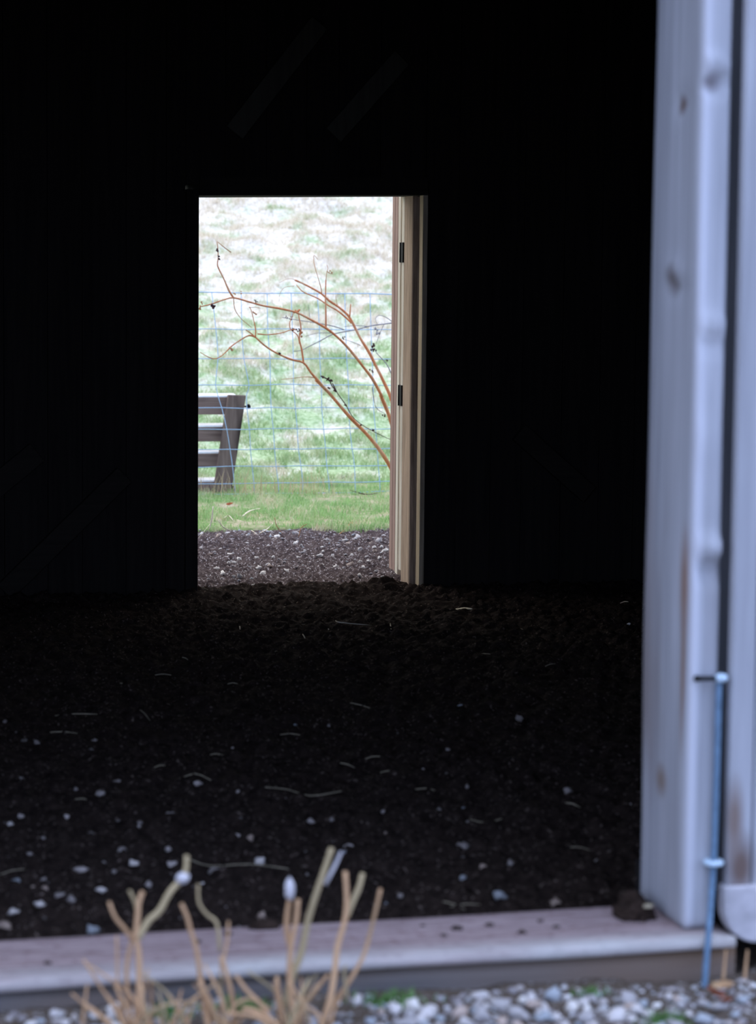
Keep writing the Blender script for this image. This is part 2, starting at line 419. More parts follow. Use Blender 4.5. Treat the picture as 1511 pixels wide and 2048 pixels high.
# faint rafters and wall braces
for i, (a, b, wd) in enumerate((((470, 265), (640, 45), .10), ((668, 270), (805, 115), .10), ((-40, 1000), (75, 905), .11), ((10, 1185), (250, 950), .10), ((1040, 865), (1180, 990), .10))):
    A = at_y(*a, YB-.05); B = at_y(*b, YB-.05); A.y = B.y = YB-.022
    struct(MB().beam(A, B, wd, .04, (0, 1, 0)).build('trim_%d' % (i+7), M['brace'] if i < 2 else M['barn_wood_x'], bevel=.004))

# ------------------------------------------------------------------ plank door standing open outside the doorway
A0 = Vector((XJ+.001, YJ2+.012, .03)); ang = math.radians(6.6)
dr = Vector((math.sin(ang), math.cos(ang), 0)); nr = Vector((math.cos(ang), -math.sin(ang), 0))
leaf = empty('plank_door', (A0.x, A0.y, .05))
tag(leaf, 'narrow weathered plank door standing open, seen edge-on at the right of the doorway', 'door')
HD = ZD2+.10
def leafbox(s0, s1, n0, n1, z0, z1):
    P = [A0+dr*s+nr*n for s, n in ((s0, n0), (s0, n1), (s1, n1), (s1, n0))]
    return [Vector((p.x, p.y, z0)) for p in P], [Vector((p.x, p.y, z1)) for p in P]
edges = [0, .10, .21, .32]
for k in range(3):
    MB().hexa(*leafbox(edges[k]+.007, edges[k+1]-.009, 0, .026, .03+.006*(k % 2), HD-.004*(k % 3))).build('board', M['jamb_pale'] if k == 0 else M['leaf_wood'], leaf, bevel=.003)
for z0 in (.22, 1.0, 1.72):
    MB().hexa(*leafbox(.02, .30, .026, .048, z0, z0+.12)).build('ledge', M['leaf_wood'], leaf, bevel=.003)
for py0, py1 in ((485, 525), (770, 811)):
    za = at_y(800, py1, YJ2).z; zb = at_y(800, py0, YJ2).z
    MB().box((XJ-.004, YJ1+.002, za), (XJ+.03, YJ2+.013, zb)).tube([(XJ-.002, YJ2, za), (XJ-.002, YJ2, zb)], .007, 8, 1).build('hinge', M['iron'], leaf)

# ------------------------------------------------------------------ front: sill, beam, post, sliding door
xs0 = -.95
def rough_box(name, lo, hi, mat, step, amp, seed, org, dents=()):
    """a sawn timber: closed box with subdivided, slightly uneven faces and worn corners"""
    import bmesh
    from mathutils import noise as mn
    bm = bmesh.new(); sz = [hi[i]-lo[i] for i in range(3)]
    n = [max(2, int(round(sz[i]/step[i]))) for i in range(3)]
    idx = {}
    def vert(i, j, k):
        if (i, j, k) not in idx:
            p = Vector((lo[0]+sz[0]*i/n[0], lo[1]+sz[1]*j/n[1], lo[2]+sz[2]*k/n[2]))
            idx[(i, j, k)] = bm.verts.new(p)
        return idx[(i, j, k)]
    for ax in range(3):
        u, v_ = (ax+1) % 3, (ax+2) % 3
        for s in (0, n[ax]):
            for a in range(n[u]):
                for c in range(n[v_]):
                    q = []
                    for da, dc in ((0, 0), (1, 0), (1, 1), (0, 1)):
                        t = [0, 0, 0]; t[ax] = s; t[u] = a+da; t[v_] = c+dc; q.append(vert(*t))
                    if s == 0: q.reverse()
                    bm.faces.new(q)
    long = max(range(3), key=lambda i: sz[i])
    fr = [9., 9., 9.]; fr[long] = 1.6
    for (i, j, k), v in idx.items():
        p = v.co.copy(); ijk = (i, j, k); nb = [a for a in range(3) if ijk[a] in (0, n[a])]
        for a in nb:
            sg = -1 if ijk[a] == 0 else 1
            d = amp*mn.noise(Vector((p.x*fr[0]+seed, p.y*fr[1], p.z*fr[2]+a*9)))
            if len(nb) > 1: d -= amp*1.4
            for (c, rr, dep, da, ds) in dents:
                if a == da and sg == ds:
                    q = Vector(((p.x-c[0])/rr[0], (p.y-c[1])/rr[1], (p.z-c[2])/rr[2])).length
                    if q < 1: d += dep*(1-q*q)**2
            v.co[a] += sg*d
    for v in bm.verts: v.co -= Vector(org)
    me = bpy.data.meshes.new(name); bm.to_mesh(me); bm.free(); me.materials.append(mat)
    for p in me.polygons: p.use_smooth = True
    o = bpy.data.objects.new(name, me); COL.objects.link(o); o.location = org
    return o
tag(rough_box('sill_plank', (xs0, YF, ZS-.036), (XEND, YF+SD, ZS), M['sill'], (.05, .03, .012), .004, 2, (xs0, YF, ZS-.036)),
    'wide weathered pinkish grey threshold plank lying across the barn opening', 'plank')
tag(rough_box('sill_beam', (xs0, YF+.03, -.04), (XEND+.012, YF+SD-.03, ZS-.036), M['beam'], (.06, .06, .03), .003, 5, (xs0, YF+.03, -.04)),
    'dark grey timber beam under the threshold plank, behind the gravel', 'beam')
# door post
def on_front(px, py): return at_y(px, py, YP)
WPF = at_y(1430, 1700, YP).x-at_y(1367, 1700, YP).x
WPD = pq.y-pp.y
knots_edge_light = []
def left_pt(px, py):                          # a point of the post's left face
    d = ray(px, py); return CAM+d*((XP-CAM.x)/d.x)
ORGP = Vector((XP, YP, ZS))
for px, py, rr, cc in ((1361, 210, (.05, .03, .030), (.17, .12, .10)), (1345, 560, (.05, .05, .05), (.22, .20, .20)), (1368, 1170, (.05, .035, .16), (.30, .20, .16)),
                       (1365, 1330, (.05, .02, .25), (.28, .19, .15)), (1320, 1560, (.05, .05, .05), (.27, .22, .19))):
    p = left_pt(px, py)-ORGP; knots_edge_light.append((p, rr, cc))
knots_edge_light.append((Vector((.012, 0, 1.25)), (.020, .028, 3.2), (.54, .55, .60)))  # pale stripe: edge highlight painted down the post's front left corner
p = on_front(1425, 165)-ORGP; knots_edge_light.append((p, (.03, .05, .028), (.20, .18, .19)))
M['post'] = wood('grey_post_wood', (.27, .275, .295), (.445, .455, .49), 'z', 38, ((.27, .24, .235), 3.0), knots_edge_light, strength=.6)
dn = []
for px, py, rz, dp in ((1425, 1095, .045, .022), (1425, 1140, .05, -.016), (1428, 128, .03, .018), (1430, 165, .035, -.018), (1428, 650, .035, .015), (1420, 690, .03, -.006), (1405, 880, .08, .005)):
    p = on_front(px, py); dn.append(((p.x, YP, p.z), (.055, .2, rz), dp, 1, -1))
for px, py, rz, dp in ((1345, 540, .04, .008), (1352, 575, .035, -.009), (1362, 205, .04, -.007)):
    p = left_pt(px, py); dn.append(((XP, p.y, p.z), (.2, .09, rz), dp, 0, -1))
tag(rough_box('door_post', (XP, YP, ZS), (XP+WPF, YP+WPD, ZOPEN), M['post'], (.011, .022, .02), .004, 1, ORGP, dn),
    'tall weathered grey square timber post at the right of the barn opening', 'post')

# sliding barn door parked on the right
YS = YP-.035
xd = at_y(1455, 1700, YS).x
zb = at_y(1511, 1882, YS).z
sd = empty('sliding_barn_door', (xd+.6, YS+.03, zb-.01))
tag(sd, 'weathered grey barn door parked open at the right edge, its bottom corner rounded', 'door')
M['slide'] = wood('grey_door_boards', (.25, .255, .28), (.43, .44, .475), 'z', 34, ((.25, .22, .215), 2.2), ((at_y(1482, 1735, YS)-Vector((xd+.6, YS+.03, zb-.01)), (.05, .06, .10), (.16, .115, .10)), (at_y(1470, 1640, YS)-Vector((xd+.6, YS+.03, zb-.01)), (.03, .06, .12), (.22, .17, .15))), strength=.5)
M['slide_end'] = plain('pale_sawn_end', (.47, .455, .48), .9, .18, 22)
zbt = at_y(1480, 1782, YS).z
e = xd; wds = [at_y(1506, 1700, YS).x-xd]+[.17]*7
for k, wd in enumerate(wds):
    MB().box((e+.002, YS+.004*(k % 2)+.006, zbt-.005), (e+wd-.002, YS+.036, 2.75)).build('board', M['slide'], sd, bevel=.006)
    e += wd
# pale bottom rail with a rounded lower left corner
mb = MB(); R = .085; prof = [(xd-.006, zbt+.012)]
zl = zb-.004
for k in range(11):
    a = math.pi+ (math.pi/2)*k/10
    prof.append((xd-.006+R+R*math.cos(a), zl+R+R*math.sin(a)))
prof += [(e, zl), (e, zbt+.012)]
n = len(prof); o = 0
for y in (YS-.004, YS+.042):
    mb.v += [(x, y, z) for x, z in prof]
mb.f.append(tuple(range(n))); mb.f.append(tuple(range(2*n-1, n-1, -1))); mb.sm += [False]*2
for i in range(n): mb.f.append((i, n+i, n+(i+1) % n, (i+1) % n)); mb.sm.append(False)
mb.build('bottom_rail', M['slide_end'], sd, bevel=.006)

# drop rod against the post
rt = at_y(1437, 1352, YP-.022); rm = at_y(1426, 1725, YP-.02); rb = at_y(1405, 2008, YF-.035)
re_ = at_y(1414, 1895, YF-.016)
rod = empty('drop_rod', (rb.x, rb.y, rb.z))
tag(rod, 'thin blue grey metal rod standing against the post and down past the plank', 'rod')
MB().tube([rt, at_y(1432, 1560, YP-.021), rm, at_y(1421, 1800, YP-.03), re_, rb], .0074, 10, 4).build('shaft', M['rod'], rod)
hb = at_y(1390, 1357, YP-.006)
MB().tube([at_y(1441, 1357, YP-.03), at_y(1425, 1357, YP-.03), at_y(1405, 1357, YP-.02), hb], [.006, .0055, .0055, .008], 8, 3).build('handle', M['iron'], rod)
c = at_y(1441, 1356, YP-.03); MB().blob(c, (.016, .013, .011), 3, .1).build('knob', M['collar'], rod)
mb = MB(); cc = Vector(rm)
ring = [cc+Vector((math.cos(a)*.017, math.sin(a)*.015, 0)) for a in [2*math.pi*k/20 for k in range(21)]]
mb.tube(ring, .0072, 8, 1, False); o_ = mb.build('collar', M['collar'], rod); o_['label'] = 'bright metal collar around the rod'

# ------------------------------------------------------------------ clod, chip, crumbs on the plank
c = at_z(1272, 1838, ZS); c.z = ZS+.012
mb = MB()
for k, (dx, dy, s) in enumerate(((0, 0, .030), (-.024, .008, .020), (.018, .03, .030), (.010, .065, .032), (-.012, .05, .024), (.03, .008, .016), (-.036, .03, .012), (.036, -.012, .009), (-.03, -.012, .010), (.004, -.022, .011))):
    mb.blob((c.x+dx, c.y+dy, ZS+s*.55), (s, s*.9, s*.8), k+2, .7, 3, 4)
tag(mb.build('dirt_clod', M['clod'], org=(c.x, c.y, ZS)), 'dark crumbling lump of dirt on the plank at the foot of the post', 'dirt')
q = at_z(1294, 1806, ZS+.045)
tag(MB().blob((0, 0, 0), (.014, .008, .005), 9, .4).build('wood_chip', M['straw'], org=(q.x, q.y-.01, q.z-.004)), 'small pale chip lying on the dirt lump by the post', 'chip')
for i, (px, py, s) in enumerate(((915, 1857, .014), (979, 1850, .011), (1043, 1865, .011), (1111, 1854, .009), (888, 1870, .008), (845, 1851, .007), (394, 1883, .010), (455, 1868, .011), (95, 1926, .008), (1080, 1842, .008))):
    p = at_z(px, py, ZS+.002)
    tag(MB().blob((0, 0, 0), (s, s*.9, s*.45), i, .5, 2, 3).build('dirt_crumb', M['crumb'], org=(p.x, p.y, ZS+s*.2)), 'small dark crumb of dirt on the threshold plank', 'dirt', 'dirt crumbs on the threshold plank')
p = at_z(530, 1858, ZS); tag(MB().blob((0, 0, 0), (.034, .016, .014), 4, .6, 3, 4).build('dirt_lump', M['clod'], org=(p.x, p.y, ZS+.008)), 'flat dark dirt lump at the back edge of the plank, behind the dead stalks', 'dirt')

# ------------------------------------------------------------------ stones
scol = [(.62, .58, .56), (.42, .395, .39), (.37, .40, .43), (.50, .40, .34), (.24, .22, .21), (.80, .76, .71),
        (.40, .345, .315), (.25, .215, .195), (.27, .28, .29), (.33, .25, .20), (.13, .112, .10), (.56, .50, .455)]
for i, c in enumerate(scol): M['stone%d' % i] = plain((['white', 'grey', 'bluish', 'tan', 'dark', 'chalk']*2)[i]+('_dusty' if i > 5 else '')+'_stone', c, .85, .22, 60)
stone_me = {}
def stone_mesh(c, k):
    if (c, k) not in stone_me:
        r = random.Random(k*31+7)
        stone_me[(c, k)] = MB().blob((0, 0, 0), (1, r.uniform(.6, .85), r.uniform(.45, .7)), k+1, .75, 2, 3.0).mesh('stone', M['stone%d' % c])
    return stone_me[(c, k)]
def stone(x, y, z, r, c, label, group):
    o = bpy.data.objects.new('stone', stone_mesh(c, rnd.randrange(7))); COL.objects.link(o)
    o.location = (x, y, z+r*.22); o.scale = (r, r, r*rnd.uniform(.8, 1.1))
    o.rotation_euler = (rnd.uniform(-.25, .25), rnd.uniform(-.25, .25), rnd.uniform(0, 6.3))
    return tag(o, label, 'stone', group)
m, nt, b = new_mat('mixed_gravel'); M['gravel'] = m
ge = nt.nodes.new('ShaderNodeNewGeometry')
nt.links.new(ramp(nt, ge.outputs['Random Per Island'], [(0, (.20, .17, .165)), (.35, (.36, .34, .35)), (.6, (.50, .45, .42)), (.8, (.38, .43, .47)), (1, (.78, .75, .74))]), b.inputs['Base Color'])
def stone_stuff(name, pts, label):
    base = MB().blob((0, 0, 0), (1, .75, .6), 5, .45, 1, 2.4); bv = np.array(base.v); bf = np.array(base.f)
    V = []; F = []
    for i, (x, y, z, r) in enumerate(pts):
        a = rnd.uniform(0, 6.3); c, s = math.cos(a), math.sin(a)
        q = bv*r*np.array([rnd.uniform(.8, 1.3), rnd.uniform(.7, 1.1), rnd.uniform(.6, 1)])
        V.append(np.stack([q[:, 0]*c-q[:, 1]*s+x, q[:, 0]*s+q[:, 1]*c+y, q[:, 2]+z+r*.15], 1)); F.append(bf+i*len(bv))
    o = npmesh(name, np.concatenate(V), np.concatenate(F), M['gravel']); tag(o, label, 'gravel', kind='stuff'); return o
# inside, on the dirt floor
ins = [(200, 1579, 20, 0), (237, 1555, 17, 1), (396, 1572, 16, 0), (340, 1617, 15, 0), (41, 1619, 13, 0), (133, 1637, 14, 0), (21, 1643, 14, 5), (86, 1671, 12, 1), (181, 1653, 12, 1), (280, 1646, 13, 1),
       (473, 1660, 13, 0), (499, 1673, 18, 3), (620, 1635, 18, 0), (663, 1641, 13, 1), (663, 1672, 13, 1), (766, 1622, 12, 0), (835, 1620, 14, 1), (878, 1615, 12, 1), (936, 1635, 12, 1), (697, 1689, 16, 0),
       (244, 1697, 22, 1), (336, 1697, 17, 0), (163, 1735, 26, 0), (267, 1727, 19, 5), (344, 1721, 19, 0), (519, 1725, 19, 5), (430, 1735, 24, 1), (228, 1738, 14, 1), (207, 1718, 14, 1), (86, 1742, 13, 1), (30, 1758, 20, 2),
       (9, 1708, 18, 1), (90, 1778, 17, 3), (202, 1775, 18, 5), (297, 1768, 16, 0), (406, 1759, 15, 5), (80, 1812, 19, 5), (120, 1785, 18, 1), (142, 1794, 22, 1), (25, 1824, 19, 5), (450, 1793, 12, 0), (523, 1832, 18, 3),
       (800, 1720, 13, 1), (800, 1792, 12, 1), (925, 1690, 30, 1), (965, 1741, 18, 3), (1020, 1729, 15, 1), (925, 1763, 16, 2), (1000, 1797, 24, 2), (1110, 1795, 24, 3), (1037, 1443, 14, 1), (1136, 1587, 17, 1), (895, 1505, 12, 1),
       (73, 1484, 12, 1), (190, 1480, 14, 1), (48, 1475, 12, 4), (658, 1447, 9, 1), (10, 1442, 11, 1), (185, 1850, 26, 2), (10, 1858, 26, 3), (1192, 1720, 10, 1), (300, 1500, 9, 1), (480, 1855, 14, 1), (60, 1700, 11, 1)]
for px, py, s, c in ins:
    p = at_z(px, py, 0.005); z = float(floor_z(p.x, p.y))
    lab, grp = 'pale stone scattered on the dark dirt floor inside the barn', 'pale stones on the barn floor'
    if (px, py) == (185, 1850): lab, grp = 'bluish stone at the back edge of the plank, behind the left dead stalks', None
    if (px, py) == (925, 1690): lab, grp = 'largest grey stone lying alone in the middle right of the barn floor', None
    if (px, py) == (1110, 1795): lab, grp = 'tan stone just behind the plank, left of the dirt lump', None
    stone(p.x, p.y, z, s*.58*depth(p)/FPX, c+6, lab, grp)
k = 0
while k < 60:
    px, py = rnd.uniform(-20, 1270), rnd.uniform(1300, 1850)
    wgt = ((py-1280)/560)**1.3*(1-.55*px/1270)
    if rnd.random() > wgt: continue
    p = at_z(px, py, .005)
    if p.y < YF+SD+.03: continue
    s = rnd.uniform(5, 10)
    stone(p.x, p.y, float(floor_z(p.x, p.y)), s*.55*depth(p)/FPX, rnd.choice([6, 7, 7, 8, 9, 10, 10]), 'pale stone scattered on the dark dirt floor inside the barn', 'pale stones on the barn floor'); k += 1
# yard just beyond the doorway
used = []
k = 0
while k < 80:
    px, py = rnd.uniform(397, 782), rnd.uniform(1066, 1176)
    if rnd.random() > .25+.75*math.exp(-((py-1112)/24)**2)*(.5+.6*(px > 600)) : continue
    p = at_z(px, py, .0)
    if any((px-a)**2/2+(py-b)**2*3 < 110 for a, b in used): continue
    used.append((px, py)); s = rnd.choice([rnd.uniform(7, 12), rnd.uniform(10, 18)])
    stone(p.x, p.y, float(yard_z(p.x, p.y))+.004, s*.5*depth(p)/FPX, rnd.choice([0, 5, 5, 5, 5, 1, 3]), 'pale stone in the muddy yard just beyond the doorway', 'pale stones in the yard beyond the doorway'); k += 1
pts = []
for k in range(2200):
    x = rnd.uniform(1.2, 5.2); y = rnd.uniform(YW+.02, YB+3.25)
    if rnd.random() > (.2+.8*float(sstep(YW+.3, YW+1.4, y)))*(.25+1.1*float(sstep(.35, .65, vnoise(x*2.3, y*2.3, 77)))): continue
    pts.append((x, y, float(yard_z(x, y)), rnd.uniform(.006, .015)))
stone_stuff('yard_gravel', pts, 'small pale gravel strewn over the muddy yard beyond the doorway')

# gravel strip before the sill
used = []; k = tries = 0
while k < 120 and tries < 20000:
    tries += 1
    px, py = rnd.uniform(-10, 1520), rnd.uniform(1985, 2062)
    wgt = .5 if px < 700 else (1 if px < 1300 else .6)
    if rnd.random() > wgt: continue
    p = at_z(px, py, .02)
    if p.y > YF-.01: continue
    s = rnd.choice([rnd.uniform(18, 30), rnd.uniform(26, 46)])*(.8 if px > 1280 else 1)
    r_ = s*.5*depth(p)/FPX
    if any((p.x-a)**2+(p.y-b)**2 < (r_*.75+c*.75)**2 for a, b, c in used): continue
    used.append((p.x, p.y, r_))
    stone(p.x, p.y, float(front_z(p.x, p.y))+.004, r_, rnd.choice([0, 0, 5, 1, 1, 2, 3]), 'pale stone in the gravel strip in front of the threshold plank', 'gravel stones before the threshold'); k += 1
pts = []
for k in range(1600):
    x = rnd.uniform(.0, 2.6); y = rnd.uniform(4.55, YF-.01)
    pts.append((x, y, float(front_z(x, y)), rnd.uniform(.006, .014)))
stone_stuff('front_gravel', pts, 'small mixed gravel between the larger stones before the threshold')

# ------------------------------------------------------------------ straws on the floor
stp = [((911, 1208), (944, 1216)), ((671, 1236), (680, 1247), (744, 1243)), ((656, 1256), (657, 1267)), ((605, 1264), (612, 1270)), ((479, 1253), (480, 1259)), ((780, 1243), (782, 1256)),
       ((364, 1312), (378, 1312)), ((550, 1310), (556, 1300)), ((938, 1304), (960, 1300), (980, 1307)), ((1030, 1250), (1045, 1256)), ((308, 1529), (330, 1531)), ((760, 1534), (795, 1533)), ((680, 1521), (712, 1525)),
       ((353, 1549), (390, 1554), (422, 1558)), ((530, 1580), (575, 1578), (620, 1590), (682, 1589)), ((938, 1620), (970, 1630), (1003, 1632)), ((0, 1735), (50, 1729)), ((378, 1712), (420, 1720), (500, 1727), (577, 1727)),
       ((100, 1458), (155, 1459)), ((110, 1425), (195, 1425)), ((310, 1348), (342, 1346)), ((455, 1361), (475, 1361)), ((700, 1404), (752, 1409)), ((1090, 1328), (1110, 1326)), ((420, 1500), (445, 1503)), ((900, 1810), (960, 1806)), ((885, 1805), (930, 1812)),
       ((1140, 1690), (1180, 1688)), ((560, 1460), (600, 1463)), ((240, 1372), (262, 1371)), ((1130, 1600), (1160, 1605)), ((830, 1566), (870, 1572)), ((150, 1590), (180, 1592)), ((730, 1510), (760, 1512)), ((280, 1425), (300, 1436)), ((1240, 1205), (1256, 1210))]
for i, pl in enumerate(stp):
    P = [at_z(x, y, .012) for x, y in pl]
    for p in P: p.z = float(floor_z(p.x, p.y))+.007
    if len(P) == 2:
        mid = (P[0]+P[1])/2; mid.z += .004; P = [P[0], mid, P[1]]
    r_ = (1.0 if i else 2.2)*depth(P[0])/FPX
    o = MB().tube(P, [r_, r_*1.1, r_*.6][:len(P)] if len(P) == 3 else r_, 5, 3).build('straw', M['husk'] if i in (0, 1, 2, 3, 4, 5, 35) else M['straw'], org=P[0])
    if i == 0: tag(o, 'thick pale straw on the dirt, lower right of the doorway', 'straw')
    elif i == 17: tag(o, 'long straw on the floor above the left dead stalks', 'straw')
    elif i == 1: tag(o, 'curled pale straw on the dirt below the doorway', 'straw')
    else: tag(o, 'thin pale straw lying on the dark dirt floor', 'straw', 'straws on the barn floor')
p = at_z(1257, 1243, .01); stone(p.x, p.y, float(floor_z(p.x, p.y))+.004, .008, 5, 'tiny bright white stone on the dirt beside the tall post, far right', None)

# ------------------------------------------------------------------ wire fence
fw = empty('wire_fence', (at_y(600, 990, YFENCE).x, YFENCE, 0))
tag(fw, 'pale blue galvanised field fence of square wire mesh across the pasture', 'fence')
ly = [585, 658, 717, 770, 816, 859, 899, 934, 967, 988]           # heights of the line wires, seen at px 420
lz = [at_y(420, y, YFENCE).z for y in ly]; lz[-1] = max(lz[-1], .012)
x_a, x_b = at_y(424, 585, YFENCE).x, 0
topx = [at_y(p, 583, YFENCE).x for p in (424.6, 481, 534, 583, 636, 690, 740)]
stp_ = (topx[-1]-topx[0])/6
cols = [topx[0]-stp_*k for k in range(12, 0, -1)]+topx+[topx[-1]+stp_*k for k in range(1, 15)]
bx0, bx1 = cols[0]-.1, cols[-1]+.1
wob = random.Random(5)
nodes = {}
for r, z in enumerate(lz):
    for ci, x in enumerate(cols):
        sh = [0, .010, .02, .025, .035, .05, .06, .075, .085, .09][r]
        if ci == 12: sh += [0, .012, .02, .0, .035, .06, .075, .08, .085, .085][r]
        if ci == 13: sh += [0, 0, .01, .035, .015, .02, .02, .02, .02, .02][r]
        nodes[(r, ci)] = Vector((x+sh+wob.uniform(-.006, .006), YFENCE+wob.uniform(-.012, .012), z+wob.uniform(-.005, .005)))
for r in range(len(lz)):
    P = [Vector((bx0, YFENCE, lz[r]))]+[nodes[(r, c)] for c in range(len(cols))]+[Vector((bx1, YFENCE, lz[r]))]
    MB().tube(P, .0038 if r in (0, 9) else .0032, 5, 2).build('line_wire', M['wire'], fw)
for ci in range(len(cols)):
    P = [nodes[(r, ci)] for r in range(len(lz))]
    if ci == 13: P.insert(4, at_y(493, 788, YFENCE))
    mb = MB().tube(P, .0029, 5, 2)
    for r in range(len(lz)): mb.blob(nodes[(r, ci)], (.006, .006, .005), 1, 0, 1)
    mb.build('stay_wire', M['wire'], fw)
for x in (bx0, bx1): MB().tube([(x, YFENCE+.05, -.1), (x, YFENCE+.05, 1.55)], .06, 10, 1).build('post', M['gate_wood_z'], fw)

# ------------------------------------------------------------------ leaning timber hurdle behind the fence
YG = YFENCE+.22
gz = at_y(445, 988, YG)
gate = empty('timber_hurdle', (gz.x-.5, YG, max(0, gz.z)))
tag(gate, 'leaning brown timber hurdle of four rails behind the wire fence', 'gate')
def gp(px, py, dy=0): return at_y(px, py, YG+dy)
tl, tr, br, bl = gp(457, 790), gp(492, 791), gp(463, 983), gp(427, 986)
T = .06
def slab(mb, q, y0, y1):
    mb.hexa([(p.x, y, p.z) for p, y in ((q[3], y0), (q[2], y0), (q[2], y1), (q[3], y1))], [(p.x, y, p.z) for p, y in ((q[0], y0), (q[1], y0), (q[1], y1), (q[0], y1))]); return mb
slab(MB(), (tl, tr, br, bl), YG, YG+.05).build('stile', M['gate_wood_z'], gate, bevel=.005)
L = 1.9
slab(MB(), tuple(p-Vector((L, 0, 0)) for p in (tl, tr, br, bl)), YG, YG+.05).build('stile', M['gate_wood_z'], gate, bevel=.005)
rails = [((795, 793), 830, 462), ((855, 853), 884, 455), ((908, 906), 935, 446), ((965, 963), 990, 438)]
for (ya, yb), yc, xe in rails:
    a = gp(395, ya); b = gp(xe+14, yb); zlow = gp(420, yc).z
    x0_, x1_ = b.x-L-.1, b.x
    z1 = a.z; y0_, y1_ = YG+.052, YG+.115
    rl = MB().hexa([(x0_, y0_, zlow), (x1_, y0_, zlow), (x1_, y1_, zlow), (x0_, y1_, zlow)], [(x0_, y0_, z1), (x1_, y0_, z1), (x1_, y1_, z1), (x0_, y1_, z1)]).build('rail', M['gate_wood'], gate, bevel=.004)
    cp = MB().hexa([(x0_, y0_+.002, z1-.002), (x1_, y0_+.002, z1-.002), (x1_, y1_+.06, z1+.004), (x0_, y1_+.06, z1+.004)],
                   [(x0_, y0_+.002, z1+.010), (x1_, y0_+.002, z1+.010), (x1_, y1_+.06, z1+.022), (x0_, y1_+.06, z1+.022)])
    cp = cp.build('painted_lit_top', M['gate_top'], rl); cp['label'] = 'pale top edge of the rail, sky light painted into its colour'
for px, py in ((497, 813), (466, 977)):
    c = gp(px, py, .02); a_ = gp(px-14, py, .02)
    MB().tube([a_, c], .007, 8, 1).blob(c, (.017, .017, .018), 2, .2).build('bolt', M['iron'], gate)

# ------------------------------------------------------------------ red-stemmed dead weed in front of the fence
YWD = YFENCE-1.0
root = at_y(826, 1040, YWD); root.z = 0
weed = empty('red_stemmed_weed', (root.x, root.y, 0))
tag(weed, 'dead bare weed with orange red arching stems in front of the wire fence', 'plant')
def r1(x, y): return (370+x/3.022, 360+y/3.022)
def r2(x, y): return (370+x/3.022, 760+y/3.022)
def wp(pl, dy0, dy1):
    n = len(pl); return [at_y(px, py, YWD+dy0+(dy1-dy0)*i/(n-1)) for i, (px, py) in enumerate(pl)]
def stem(name, pl, r0, r1_, dy0, dy1, mat='stem_red', n=6, parent=weed, jit=0):
    P = wp(pl, dy0, dy1); k = len(P)
    R = [(r0+(r1_-r0)*i/(k-1)) for i in range(k)]
    R = [q*(1+.10*math.sin(i*2.4)) for i, q in enumerate(R)]
    return MB().tube(P, R, n, 3).build(name, M[mat], parent)
bsA = [(826, 1035), (812, 940)]
A_ = bsA+[(788, 826)]+[r1(*p) for p in ((1240, 1310), (1190, 1200), (1150, 1120), (1110, 1040), (1060, 960), (1020, 880), (985, 820), (930, 770), (870, 730), (820, 685), (720, 630), (663, 605))]
B_ = [(822, 1035), (805, 930)]+[r2(*p) for p in ((1240, 245), (1210, 160), (1180, 90))]+[r1(*p) for p in ((1190, 1310), (1130, 1200), (1080, 1135), (1030, 1070), (980, 1010), (920, 950), (850, 895), (760, 845), (670, 800), (560, 775), (470, 760), (380, 735), (293, 712), (230, 725), (160, 750), (95, 765))]
C_ = [(822, 1040), (800, 980)]+[r2(*p) for p in ((1240, 530), (1200, 460), (1150, 390), (1080, 310), (1000, 230), (930, 150), (870, 80), (790, 0))]+[r1(*p) for p in ((850, 1270), (800, 1210), (760, 1165), (715, 1105), (640, 1085), (550, 1045), (480, 1000), (425, 950))]
stem('stem', A_, .0125, .0055, 0, .25); stem('stem', B_, .0135, .0035, .05, -.25); stem('stem', C_, .0145, .0055, 0, -.1)
